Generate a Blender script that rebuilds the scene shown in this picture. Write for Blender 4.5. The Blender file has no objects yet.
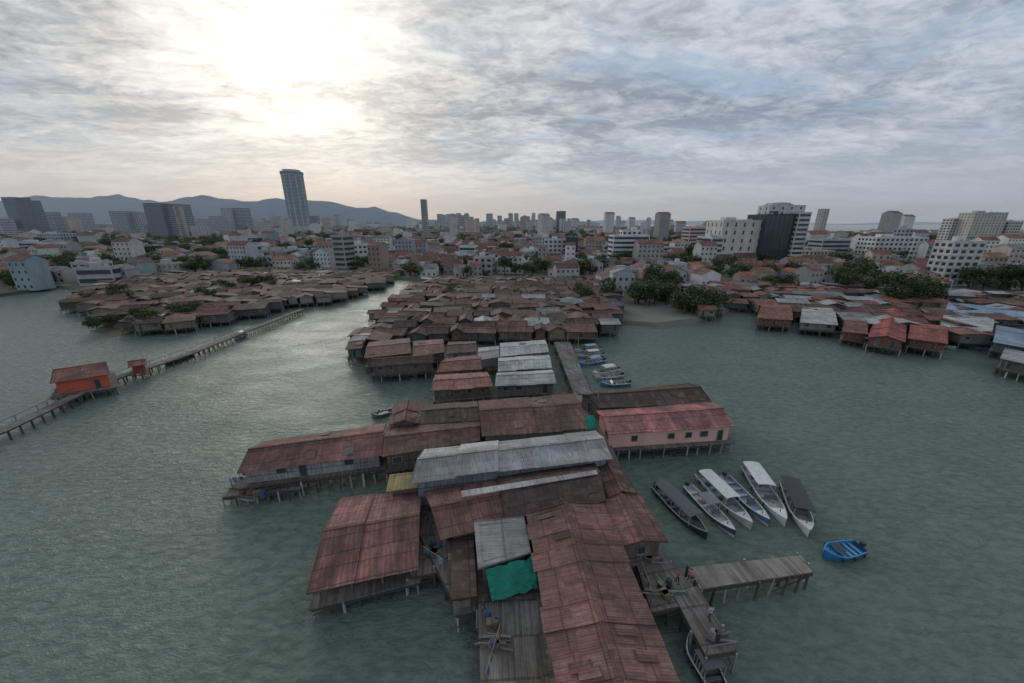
import bpy, bmesh, math, random, mathutils
from mathutils import Vector as V, Matrix
from math import radians, sin, cos, pi, atan2, sqrt
random.seed(7)
R=random.random
def ru(a,b): return a+(b-a)*random.random()
# ---------- survey: drone position 36 m above the water, looking along +Y ----------
H=36.0; F=365.0; PIT=radians(17.85)
def P(x,y,z=0.0):
    r=(x-512)/F; u=(341.5-y)/F
    d=V((r,cos(PIT)+u*sin(PIT),-sin(PIT)+u*cos(PIT)))
    t=(z-H)/d.z
    return V((d.x*t,d.y*t,z))
def at_dist(x,y,Y):
    u=(341.5-y)/F
    dz=Y*(u*cos(PIT)-sin(PIT))/(cos(PIT)+u*sin(PIT))
    fw=Y*cos(PIT)-dz*sin(PIT)
    return V(((x-512)/F*fw,Y,H+dz))
# ---------- materials ----------
def newmat(n):
    m=bpy.data.materials.new(n); m.use_nodes=True
    nt=m.node_tree; b=nt.nodes['Principled BSDF']
    return m,nt,b
class NT:
    def __init__(s,nt): s.nt=nt
    def n(s,t,**k):
        x=s.nt.nodes.new(t)
        for a,b in k.items(): setattr(x,a,b)
        return x
    def l(s,a,b): s.nt.links.new(a,b)
    def val(s,sock,v):
        if isinstance(v,(int,float)): sock.default_value=v
        elif isinstance(v,(tuple,list)): sock.default_value=v
        else: s.l(v,sock)
    def math(s,op,a,b=0.0,c=None,clamp=False):
        x=s.n('ShaderNodeMath',operation=op); x.use_clamp=clamp
        s.val(x.inputs[0],a); s.val(x.inputs[1],b)
        if c is not None: s.val(x.inputs[2],c)
        return x.outputs[0]
    def mix(s,f,a,b,bt='MIX'):
        x=s.n('ShaderNodeMix',data_type='RGBA',blend_type=bt)
        s.val(x.inputs['Factor'],f)
        s.val(x.inputs[6],a if not(isinstance(a,tuple) and len(a)==3) else (*a,1))
        s.val(x.inputs[7],b if not(isinstance(b,tuple) and len(b)==3) else (*b,1))
        return x.outputs[2]
    def noise(s,vec,scale,detail=4,rough=.55,dist=0):
        x=s.n('ShaderNodeTexNoise'); s.l(vec,x.inputs['Vector'])
        x.inputs['Scale'].default_value=scale; x.inputs['Detail'].default_value=detail
        x.inputs['Roughness'].default_value=rough; x.inputs['Distortion'].default_value=dist
        return x.outputs['Fac']
    def ramp(s,f,lo,hi,a=0.0,b=1.0):
        x=s.n('ShaderNodeMapRange'); x.clamp=True
        s.val(x.inputs[0],f); s.val(x.inputs[1],lo); s.val(x.inputs[2],hi); s.val(x.inputs[3],a); s.val(x.inputs[4],b)
        return x.outputs[0]
    def scalevec(s,vec,sc):
        x=s.n('ShaderNodeVectorMath',operation='MULTIPLY'); s.l(vec,x.inputs[0]); x.inputs[1].default_value=sc
        return x.outputs[0]
def grey(t,f):
    c=t.n('ShaderNodeCombineColor'); 
    for i in range(3): t.l(f,c.inputs[i])
    return c.outputs[0]
def panel_mat(name,pw,pl,rib,amp,rough,stain=.55,lap=.45,ribd=.22):
    m,nt,b=newmat(name); t=NT(nt)
    col=t.n('ShaderNodeAttribute',attribute_name='Col').outputs['Color']
    uv=t.n('ShaderNodeUVMap').outputs[0]
    geo=t.n('ShaderNodeNewGeometry').outputs['Position']
    sp=t.n('ShaderNodeSeparateXYZ'); t.l(uv,sp.inputs[0]); u,v=sp.outputs[0],sp.outputs[1]
    fu=t.math('FLOOR',t.math('DIVIDE',u,pw)); fv=t.math('FLOOR',t.math('DIVIDE',v,pl))
    cb=t.n('ShaderNodeCombineXYZ'); t.l(fu,cb.inputs[0]); t.l(fv,cb.inputs[1])
    wn=t.n('ShaderNodeTexWhiteNoise'); t.l(cb.outputs[0],wn.inputs['Vector'])
    rnd=wn.outputs['Value']
    br=t.ramp(rnd,0,1,1-amp,1+amp)
    c=t.mix(1.0,col,grey(t,br),'MULTIPLY')
    pal=t.math('GREATER_THAN',rnd,.955)
    c=t.mix(t.math('MULTIPLY',pal,.35),c,(.28,.23,.21))
    n1=t.noise(geo,.16,5,.68,.6); n2=t.noise(geo,1.1,5,.72)
    sv=t.scalevec(uv,(2.6,.22,1)); n3=t.noise(sv,1.3,3,.65)
    c=t.mix(t.ramp(n1,.40,.60,0,stain),c,t.mix(.8,c,(.055,.038,.030)))
    c=t.mix(t.ramp(n3,.46,.66,0,stain),c,t.mix(.75,c,(.048,.037,.032)))
    c=t.mix(t.ramp(n2,.54,.68,0,stain*.85),c,t.mix(.75,c,(.10,.05,.03)))
    c=t.mix(t.ramp(n2,.46,.30,0,.45),c,t.mix(.6,c,(.34,.285,.265)))
    fr=t.math('FRACT',t.math('DIVIDE',v,pl)); ln=t.math('LESS_THAN',fr,.07)
    c=t.mix(t.math('MULTIPLY',ln,lap),c,(.03,.022,.02))
    fr2=t.math('FRACT',t.math('DIVIDE',u,pw)); ln2=t.math('LESS_THAN',fr2,.07)
    c=t.mix(t.math('MULTIPLY',ln2,lap*.5),c,(.03,.022,.02))
    w=t.math('SINE',t.math('MULTIPLY',u,2*pi/rib))
    c=t.mix(t.ramp(w,-1,0,ribd,0),c,(.02,.015,.015))
    t.l(c,b.inputs['Base Color'])
    hgt=t.math('ADD',t.math('MULTIPLY',w,.4),t.math('MULTIPLY',n2,1.2))
    bp=t.n('ShaderNodeBump'); bp.inputs['Strength'].default_value=.5; bp.inputs['Distance'].default_value=.03
    t.l(hgt,bp.inputs['Height']); t.l(bp.outputs[0],b.inputs['Normal'])
    b.inputs['Roughness'].default_value=rough
    b.inputs['Specular IOR Level'].default_value=.25
    return m
ROOF=panel_mat('corrugated_roof_sheet',.80,1.8,.2,.26,.75,.78,.55,.18)
METAL=panel_mat('galvanised_roof_sheet',.95,3.2,.24,.12,.55,.55,.4,.16)
PLANK=panel_mat('weathered_board_wall',.22,2.6,.22,.18,.8,.5)
DECK=panel_mat('deck_planks',.24,3.1,.24,.32,.85,.55)
def plain(name,rough=.8,ns=.8,amt=.25,spec=.3):
    m,nt,b=newmat(name); t=NT(nt)
    col=t.n('ShaderNodeAttribute',attribute_name='Col').outputs['Color']
    geo=t.n('ShaderNodeNewGeometry').outputs['Position']
    sv=t.scalevec(geo,(1,1,.35))
    n=t.noise(sv,ns,3,.65)
    c=t.mix(t.ramp(n,.4,.7,0,amt),col,t.mix(.75,col,(.06,.055,.05)))
    t.l(c,b.inputs['Base Color']); b.inputs['Roughness'].default_value=rough
    b.inputs['Specular IOR Level'].default_value=spec
    return m
WALL=plain('painted_render',.85,.25,.4)
POST=plain('stilt_wood',.9,2,.5)
PAINT=plain('boat_paint',.4,2,.35,.4)
CLOTH=plain('cloth',.9,1.2,.5)
LEAF=plain('foliage',.75,.3,.3,.2)
def glass(n,c,r):
    m,nt,b=newmat(n); b.inputs['Base Color'].default_value=(*c,1); b.inputs['Roughness'].default_value=r; return m
GLASS=glass('window_glass',(.045,.06,.07),.12)
FGLASS=glass('hazed_window_glass',(.10,.125,.15),.3)  # lighter glass for far buildings, distance haze put into its colour
# ---------- mesh builder ----------
class MB:
    def __init__(s): s.v=[];s.f=[];s.mi=[];s.uv=[];s.col=[];s.mats=[];s.off=(ru(0,300),ru(0,300))
    def face(s,pts,mat,col):
        if mat not in s.mats: s.mats.append(mat)
        k=len(s.v); s.v+= [tuple(p) for p in pts]; s.f.append(list(range(k,k+len(pts)))); s.mi.append(s.mats.index(mat))
        a=V(pts[0]); e=(V(pts[1])-a)
        e=e.normalized() if e.length>1e-6 else V((1,0,0))
        nn=(V(pts[1])-a).cross(V(pts[-1])-a)
        g=nn.cross(e); g=g.normalized() if g.length>1e-6 else V((0,0,1))
        for p in pts:
            q=V(p)-a; s.uv.append((q.dot(e)+s.off[0],q.dot(g)+s.off[1])); s.col.append((*col[:3],1))
    def prism(s,poly,z0,z1,mat,col,top=None,topc=None,bottom=False):
        n=len(poly)
        for i in range(n):
            a=poly[i]; c=poly[(i+1)%n]
            s.face([(a[0],a[1],z0),(c[0],c[1],z0),(c[0],c[1],z1),(a[0],a[1],z1)],mat,col)
        s.face([(p[0],p[1],z1) for p in poly],top or mat,topc or col)
        if bottom: s.face([(p[0],p[1],z0) for p in reversed(poly)],mat,col)
    def post(s,x,y,z0,z1,r,mat,col,n=5,dx=0,dy=0,r2=None):
        r2=r if r2 is None else r2
        for i in range(n):
            a=2*pi*i/n; c=2*pi*(i+1)/n
            s.face([(x+r*cos(a),y+r*sin(a),z0),(x+r*cos(c),y+r*sin(c),z0),(x+dx+r2*cos(c),y+dy+r2*sin(c),z1),(x+dx+r2*cos(a),y+dy+r2*sin(a),z1)],mat,col)
        s.face([(x+dx+r2*cos(2*pi*i/n),y+dy+r2*sin(2*pi*i/n),z1) for i in range(n)],mat,col)
    def beam(s,p,q,w,h,mat,col):
        p=V(p);q=V(q); d=(q-p)
        if d.length<1e-4: return
        d.normalize(); up=V((0,0,1)) if abs(d.z)<.95 else V((0,1,0))
        sd=d.cross(up).normalized()*w/2; up=sd.cross(d).normalized()*h/2
        a=[p-sd-up,p+sd-up,p+sd+up,p-sd+up]; b=[q-sd-up,q+sd-up,q+sd+up,q-sd+up]
        for i in range(4):
            j=(i+1)%4; s.face([a[i],a[j],b[j],b[i]],mat,col)
        s.face(list(reversed(a)),mat,col); s.face(b,mat,col)
    def box(s,c,sx,sy,sz,mat,col,rot=0):
        ca,sa=cos(rot),sin(rot)
        poly=[(c[0]+x*ca-y*sa,c[1]+x*sa+y*ca) for x,y in((-sx/2,-sy/2),(sx/2,-sy/2),(sx/2,sy/2),(-sx/2,sy/2))]
        s.prism(poly,c[2],c[2]+sz,mat,col,bottom=True)
    def build(s,name,smooth=False,origin=None):
        if not s.v: return None
        if origin is None:
            xs=[p[0] for p in s.v]; ys=[p[1] for p in s.v]; zs=[p[2] for p in s.v]
            origin=((min(xs)+max(xs))/2,(min(ys)+max(ys))/2,min(zs))
        me=bpy.data.meshes.new(name)
        me.from_pydata([(p[0]-origin[0],p[1]-origin[1],p[2]-origin[2]) for p in s.v],[],s.f)
        for m in s.mats: me.materials.append(m)
        me.polygons.foreach_set('material_index',s.mi)
        ul=me.uv_layers.new(name='UVMap'); ul.data.foreach_set('uv',[c for p in s.uv for c in p])
        ca=me.color_attributes.new('Col','FLOAT_COLOR','CORNER'); ca.data.foreach_set('color',[c for p in s.col for c in p])
        if smooth:
            bm=bmesh.new(); bm.from_mesh(me); bmesh.ops.remove_doubles(bm,verts=bm.verts,dist=.004)
            bm.to_mesh(me); bm.free(); me.shade_smooth()
            me.set_sharp_from_angle(angle=radians(40))
        me.update()
        ob=bpy.data.objects.new(name,me); ob.location=origin
        bpy.context.scene.collection.objects.link(ob)
        return ob
def jc(c,a=.12):
    k=1+ru(-a,a); return tuple(max(0,min(.95,x*k*(1+ru(-a*.3,a*.3)))) for x in c)
def lerp(a,b,t): return a+(b-a)*t
def bil(C,s,t): return lerp(lerp(C[0],C[1],s),lerp(C[3],C[2],s),t)
RB=(.245,.115,.098); RB2=(.19,.097,.083); DB=(.12,.078,.067); RD=(.32,.125,.10)
GR=(.36,.365,.36); LG=(.50,.51,.50); WOOD=(.22,.195,.17); DW=(.10,.083,.07)
OR=(.36,.145,.10)
def stilts(mb,C,ztop,step=2.3,full=True,r=.11,col=DW):
    nx=max(1,round((C[1]-C[0]).length/step)); ny=max(1,round((C[3]-C[0]).length/step))
    for i in range(nx+1):
        for j in range(ny+1):
            if not full and 0<i<nx and 0<j<ny: continue
            p=bil(C,i/nx,j/ny); 
            mb.post(p.x+ru(-.15,.15),p.y+ru(-.15,.15),-1.5,ztop,r*ru(.8,1.3),POST,jc(col if R()>.55 else (.42,.395,.36),.3),5,ru(-.2,.2),ru(-.2,.2))
    for k in range(4):
        a=C[k].copy();b=C[(k+1)%4].copy(); a.z=b.z=ztop-.35
        mb.beam(a,b,.14,.18,POST,jc(col,.2))
        n=max(1,int((b-a).length/3.5))
        for i in range(n):
            if R()<.5:
                p=lerp(a,b,i/n);q=lerp(a,b,(i+1)/n); p.z=.6; mb.beam(p,q,.08,.1,POST,jc(col,.2))
def inset(C,o):
    out=[]
    for i in range(4):
        a=C[i]; d1=(C[(i+1)%4]-a); d2=(C[i-1]-a); d1.z=d2.z=0
        out.append(a+d1.normalized()*min(o,d1.length*.3)+d2.normalized()*min(o,d2.length*.3))
    return out
def house(name,C,rise=1.1,axis=0,roofc=RB,wallc=(.25,.22,.19),kind='gable',ov=.55,floor=2.5,mat=None,full=True,near=True,ground=None,mb=None,nsec=None,wmat=None,deckout=.0,wins=True,step=None,vary=.14,openw=False,patch=.0):
    own=mb is None; mb=mb or MB(); mat=mat or ROOF; wmat=wmat or PLANK
    C=[V(c) for c in C]
    if axis==1: C=[C[1],C[2],C[3],C[0]]
    L=(C[1]-C[0]).length; W=(C[3]-C[0]).length
    n=nsec or max(1,round(L/ru(3,5)))
    zr=V((0,0,rise))
    for i in range(n):
        s0=i/n; s1=(i+1)/n+ (.012 if i<n-1 else 0)
        dz=V((0,0,ru(-.07,.07)+ (i%2)*.03)) if near else V((0,0,0))
        a,b=bil(C,s0,0)+dz,bil(C,s1,0)+dz; d,c=bil(C,s0,1)+dz,bil(C,s1,1)+dz
        cc=jc(roofc,vary if near else .06)
        if kind=='gable':
            m0=(a+d)/2+zr; m1=(b+c)/2+zr
            for (p,q,r_,s_) in ((a,b,m1,m0),(c,d,m0,m1)):
                if near:
                    out=(p-s_).normalized()*ru(0,.3); p2=p+out; q2=q+out
                    e0=lerp(p,s_,.5)-V((0,0,ru(.02,.12))); e1=lerp(q,r_,.5)-V((0,0,ru(.02,.12)))
                    mb.face([p2,q2,e1,e0],mat,jc(cc,.12)); mb.face([e0,e1,r_,s_],mat,jc(cc,.12))
                    if patch and R()<patch:
                        nn=(q-p).cross(s_-p).normalized()*.05; nn=nn if nn.z>0 else -nn
                        for _ in range(random.choice([1,1,2])):
                            fu,fv=ru(.05,.6),ru(.05,.55); wu=min(1.7/max((q-p).length,.1),.35); wv=min(1.9/max((s_-p).length,.1),.40)
                            g4=lambda x,y: lerp(lerp(p,q,x),lerp(s_,r_,x),y)+nn
                            mb.face([g4(fu,fv),g4(fu+wu,fv),g4(fu+wu,fv+wv),g4(fu,fv+wv)],mat,jc(random.choice([(.29,.16,.14),(.13,.08,.07),(.24,.20,.185),(.22,.12,.10)]),.15))
                else: mb.face([p,q,r_,s_],mat,jc(cc,.05))
            if near:
                mb.beam(m0+V((0,0,.03)),m1+V((0,0,.03)),.4,.08,mat,jc(cc,.25))
        elif kind=='shed':
            mb.face([a,b,c+zr,d+zr],mat,cc)
        if near:
            for p,q in ((a,b),(d,c)):
                dd=V((0,0,-.14)); 
                if kind=='shed' and p is d: p=p+zr;q=q+zr
                mb.face([p,q,q+dd,p+dd],wmat,tuple(x*.6 for x in roofc))
    if near:
        for (p,q) in ((C[0],C[3]),(C[1],C[2])):
            if kind=='gable':
                r_=(p+q)/2+zr
                for x,y in((p,r_),(r_,q)): mb.beam(x-V((0,0,.1)),y-V((0,0,.1)),.06,.2,POST,tuple(k*.5 for k in roofc))
            else:
                mb.beam(p-V((0,0,.1)),q+zr-V((0,0,.1)),.06,.2,POST,tuple(k*.5 for k in roofc))
    I=inset(C,ov); zf=floor
    frac=ov/max(W/2,.1)
    zt=lambda p:p.z+ (rise*frac*.9 if kind=='gable' else 0)-.03
    for k in range(4):
        a=I[k];b=I[(k+1)%4]
        wc=jc(wallc,.12)
        a0=V((a.x,a.y,zf));b0=V((b.x,b.y,zf));a1=V((a.x,a.y,zt(a)));b1=V((b.x,b.y,zt(b)))
        if kind=='shed':
            if k in(1,2): b1.z+=rise*.93
            if k in(2,3): a1.z+=rise*.93
        if openw and k in(0,3):
            m=max(2,int((b-a).length/2.2))
            for i in range(m+1):
                p=lerp(a0,b0,i/m); mb.post(p.x,p.y,zf,a1.z,.09,POST,jc(WOOD,.3))
            continue
        if k in(1,3) and kind=='gable':
            mb.face([a0,b0,b1,(a1+b1)/2+V((0,0,rise*(1-frac)-.06)),a1],wmat,wc)
        else: mb.face([a0,b0,b1,a1],wmat,wc)
        if near and wins:
            ln=(b-a).length; e=(b-a);e.z=0;e.normalize(); no=V((e.y,-e.x,0)); m=int(ln/2.6)
            for i in range(m):
                if R()<.25: continue
                ctr=a0+e*(ln*(i+.5)/m+ru(-.3,.3))+no*.04
                if R()<.25: w2,h0,h1=.45,.02,2.0
                else: w2,h0,h1=ru(.4,.7),.95,1.95
                h1=min(h1,a1.z-zf-.15)
                if h1<h0+.2: continue
                q=[ctr-e*w2+V((0,0,h0)),ctr+e*w2+V((0,0,h0)),ctr+e*w2+V((0,0,h1)),ctr-e*w2+V((0,0,h1))]
                mb.face(q,GLASS if R()<.6 else WALL,jc((.10,.12,.12),.5))
                for u_,v_ in((0,1),(1,2),(2,3),(3,0)): mb.beam(q[u_]+no*.03,q[v_]+no*.03,.07,.07,POST,jc((.3,.27,.23),.4))
    if ground is None:
        D=inset(C,-deckout+.1)
        mb.prism([(p.x,p.y) for p in D],zf-.22,zf-.01,DECK,jc(WOOD,.1),bottom=True)
        stilts(mb,inset(C,.3-deckout),zf-.2,step or (1.9 if near else 3.5),full)
    if own: return mb.build(name)
def HP(name,px,z=5.4,**k):
    k.setdefault('patch',.2)
    return house(name,[P(x,y,z) for x,y in px],**k)
# ================= foreground jetty =================
HP('jetty_house',[(569,760),(710,760),(603,503),(527,513)],6.0,axis=1,rise=.8,roofc=(.275,.135,.12),nsec=11,vary=.18)
HP('jetty_house',[(616,548),(668,541),(640,494),(600,501)],5.3,axis=1,rise=.55,roofc=(.28,.14,.12))
HP('jetty_house',[(478,571),(531,552),(524,516),(474,524)],5.6,axis=1,rise=.35,roofc=(.40,.40,.39),mat=METAL,kind='shed',floor=2.5)
HP('lean_to_shed',[(452,603),(477,596),(473,530),(446,535)],4.2,axis=1,rise=.4,roofc=DB,kind='shed')
HP('jetty_house',[(306,594),(418,567),(422,489),(340,499)],3.5,rise=1.25,roofc=(.33,.15,.133),floor=1.7,wallc=(.12,.08,.07),deckout=.2,nsec=5,openw=True,wins=False,step=1.5,ov=.8)
HP('jetty_house',[(440,538),(505,522),(497,480),(424,492)],5.3,rise=.9,roofc=RB)
HP('jetty_house',[(505,520),(606,499),(594,462),(497,478)],5.6,rise=1.1,roofc=DB)
HP('jetty_house',[(608,497),(637,493),(614,459),(596,461)],5.0,axis=1,rise=.5,roofc=RB2)
HP('boat_shed',[(411,482),(612,458),(596,431),(424,449)],6.6,rise=.9,roofc=(.46,.455,.43),mat=METAL,wallc=(.34,.44,.49),nsec=5,patch=.0)
HP('yellow_roofed_porch',[(386,492),(424,487),(424,474),(390,478)],4.6,rise=.5,kind='shed',roofc=(.42,.36,.14),mat=METAL)
HP('jetty_house',[(237,473),(382,455),(386,424),(262,442)],4.7,rise=1.2,roofc=(.31,.14,.122),wallc=(.46,.47,.48),deckout=.5,step=1.5)
HP('jetty_house',[(382,457),(480,440),(480,421),(387,427)],5.2,rise=.7,roofc=RB2)
HP('jetty_house',[(389,425),(418,423),(421,402),(394,405)],5.8,axis=1,rise=.7,roofc=RB)
HP('jetty_house',[(419,424),(480,420),(477,401),(424,405)],5.4,rise=.7,roofc=DB)
HP('jetty_house',[(482,436),(588,428),(574,394),(478,401)],5.8,rise=1.2,roofc=(.19,.10,.088))
HP('pink_house',[(608,434),(735,426),(712,402),(596,411)],4.9,rise=1.0,roofc=(.46,.19,.175),wallc=(.76,.44,.38),wmat=WALL,deckout=.4,nsec=6,floor=2.0,patch=.0,vary=.05)
HP('jetty_house',[(598,408),(712,402),(688,383),(578,394)],5.0,rise=1.2,roofc=DB,wallc=(.2,.2,.2))
mb=MB(); a,b,c,d=[P(x,y,6.85) for x,y in((462,497),(598,474),(596,470),(461,491))]
mb.prism([(p.x,p.y) for p in(a,b,c,d)],6.8,6.86,METAL,(.45,.45,.42),bottom=True); mb.build('roof_ridge_sheet')
mid=[([(500,356),(549,352),(545,340),(500,343)],LG,METAL),([(498,371),(552,368),(549,355),(498,358)],LG,METAL),
([(495,386),(556,383),(552,370),(497,373)],LG,METAL),([(436,372),(482,369),(480,355),(445,358)],RD,ROOF),
([(431,391),(493,386),(487,372),(435,375)],(.40,.18,.155),ROOF),([(478,360),(499,357),(499,346),(478,348)],GR,METAL),
([(364,358),(411,353),(410,338),(369,342)],RB2,ROOF),([(413,356),(445,352),(443,339),(413,341)],RB,ROOF),
([(370,366),(434,362),(432,355),(373,359)],DB,ROOF),([(446,354),(477,351),(476,341),(448,342)],RB2,ROOF),([(345,350),(362,348),(366,337),(352,339)],DB,ROOF)]
for px,c,mt in mid:
    HP('jetty_house',px,4.5,rise=ru(.5,.9),roofc=c,mat=mt,floor=2.1,wallc=random.choice([(.4,.4,.37),(.2,.17,.15),(.13,.24,.21),(.2,.2,.2)]),full=False)
def deck(name,px,z=2.4,step=2.6,rail=False,col=WOOD,full=True):
    C=[P(x,y,z) for x,y in px]; mb=MB()
    mb.face([C[0],C[1],C[2],C[3]],DECK,col)
    for k in range(4):
        a=C[k];b=C[(k+1)%4]; mb.beam(a-V((0,0,.12)),b-V((0,0,.12)),.12,.22,POST,DW)
    stilts(mb,C,z-.05,step,full)
    if rail:
        for k in (0,2):
            a=C[k];b=C[(k+1)%4]; n=max(1,int((b-a).length/2.2))
            for i in range(n+1):
                p=lerp(a,b,i/n); mb.post(p.x,p.y,z,z+1,.05,POST,jc(WOOD))
            mb.beam(a+V((0,0,.98)),b+V((0,0,.98)),.06,.06,POST,WOOD)
    return mb.build(name)
deck('jetty_deck',[(455,604),(640,590),(588,455),(398,492)],2.3,2.6)
deck('jetty_deck',[(385,462),(600,450),(565,392),(392,422)],2.29,3.2)
deck('plank_walkway',[(482,720),(545,716),(538,592),(478,603)],2.42,2.0,col=(.24,.22,.19))
deck('plank_walkway',[(545,717),(562,716),(545,591),(538,592)],2.46,3)
deck('plank_walkway',[(652,612),(706,600),(655,545),(632,548)],2.44,2.0,col=(.22,.2,.17))
deck('plank_walkway',[(706,655),(736,650),(697,586),(672,592)],2.46,1.8,rail=True,col=(.25,.23,.2))
deck('boat_pier',[(700,589),(813,572),(801,555),(690,567)],2.48,1.5,col=(.27,.245,.215))
deck('plank_walkway',[(632,548),(655,545),(600,420),(583,424)],2.43,3,col=(.25,.23,.2))
deck('plank_walkway',[(586,424),(603,420),(570,342),(554,342)],2.41,3,col=(.24,.23,.21),full=False)
deck('landing_platform',[(222,497),(300,489),(300,470),(240,478)],1.6,1.4)
deck('landing_platform',[(405,578),(450,570),(444,535),(418,540)],1.9,1.6)
mb=MB(); n=14; T=[P(492,602,3.0),P(538,588,3.3),P(533,555,5.3),P(486,571,5.1)]
g=[[bil(T,i/n,j/n)+V((0,0,.5*mathutils.noise.noise(V((i*.45,j*.45,3)))+.22*mathutils.noise.noise(V((i*1.3,j*.8,8)))-.3*sin(pi*j/n)*sin(pi*i/n))) for j in range(n+1)] for i in range(n+1)]
for i in range(n):
    for j in range(n): mb.face([g[i][j],g[i+1][j],g[i+1][j+1],g[i][j+1]],CLOTH,(.03,.30,.21))
mb.build('green_tarpaulin',smooth=True)
for px in [[(585,430),(597,428),(594,415),(583,417)],[(447,387),(480,384),(479,378),(447,381)]]:
    mb=MB(); Q=[P(*px[0],3.2),P(*px[1],3.2),P(*px[2],4.4),P(*px[3],4.4)]; mb.face(Q,CLOTH,(.03,.36,.27)); 
    for q in Q: mb.post(q.x,q.y,2.3,q.z,.05,POST,WOOD)
    mb.build('green_awning')
for yy in (60,72,84,97,110,124,138,152,168):
    mb=MB(); x=16+ru(-.6,.6)-(yy-60)*.02
    mb.post(x,yy,2.3,10.2,.11,POST,(.25,.24,.22),7,0,0,.08); mb.beam((x-.8,yy,9.6),(x+.8,yy,9.6),.09,.09,POST,DW)
    for k in(-.7,0,.7): mb.post(x+k,yy,9.64,9.84,.05,POST,(.5,.5,.5),6)
    mb.build('utility_pole')
# laundry lines: two posts, a line and hanging clothes with sleeves
def laundry(p1,p2,z):
    a=P(*p1,z);b=P(*p2,z); mb=MB()
    for q in(a,b): mb.post(q.x,q.y,z,z+1.9,.05,POST,WOOD)
    up=V((0,0,1.8)); mb.beam(a+up,b+up,.02,.02,POST,(.5,.5,.5)); d=(b-a).normalized(); L=(b-a).length; x=.3
    while x<L-.6:
        w=ru(.35,.55); h=ru(.5,.85); c=random.choice([(.55,.55,.53),(.35,.1,.1),(.1,.18,.35),(.5,.4,.15),(.12,.12,.12),(.2,.4,.4)])
        o=a+up+d*x; n_=V((-d.y,d.x,0))*ru(-.12,.12); lo=V((0,0,-h))+n_
        mb.face([o,o+d*w,o+d*w*.95+lo,o+d*w*.05+lo],CLOTH,c)
        for s_,e_ in((o,-1),(o+d*w,1)): mb.face([s_,s_+d*e_*.16-V((0,0,.22)),s_+d*e_*.12-V((0,0,.32)),s_-V((0,0,.2))],CLOTH,c)
        x+=w+ru(.25,.5)
    mb.build('clothes_line')
laundry((425,560),(445,573),1.92); laundry((640,575),(650,606),2.46); laundry((233,489),(290,481),1.62); laundry((486,690),(500,640),2.45); laundry((612,446),(660,443),2.1)
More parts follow.
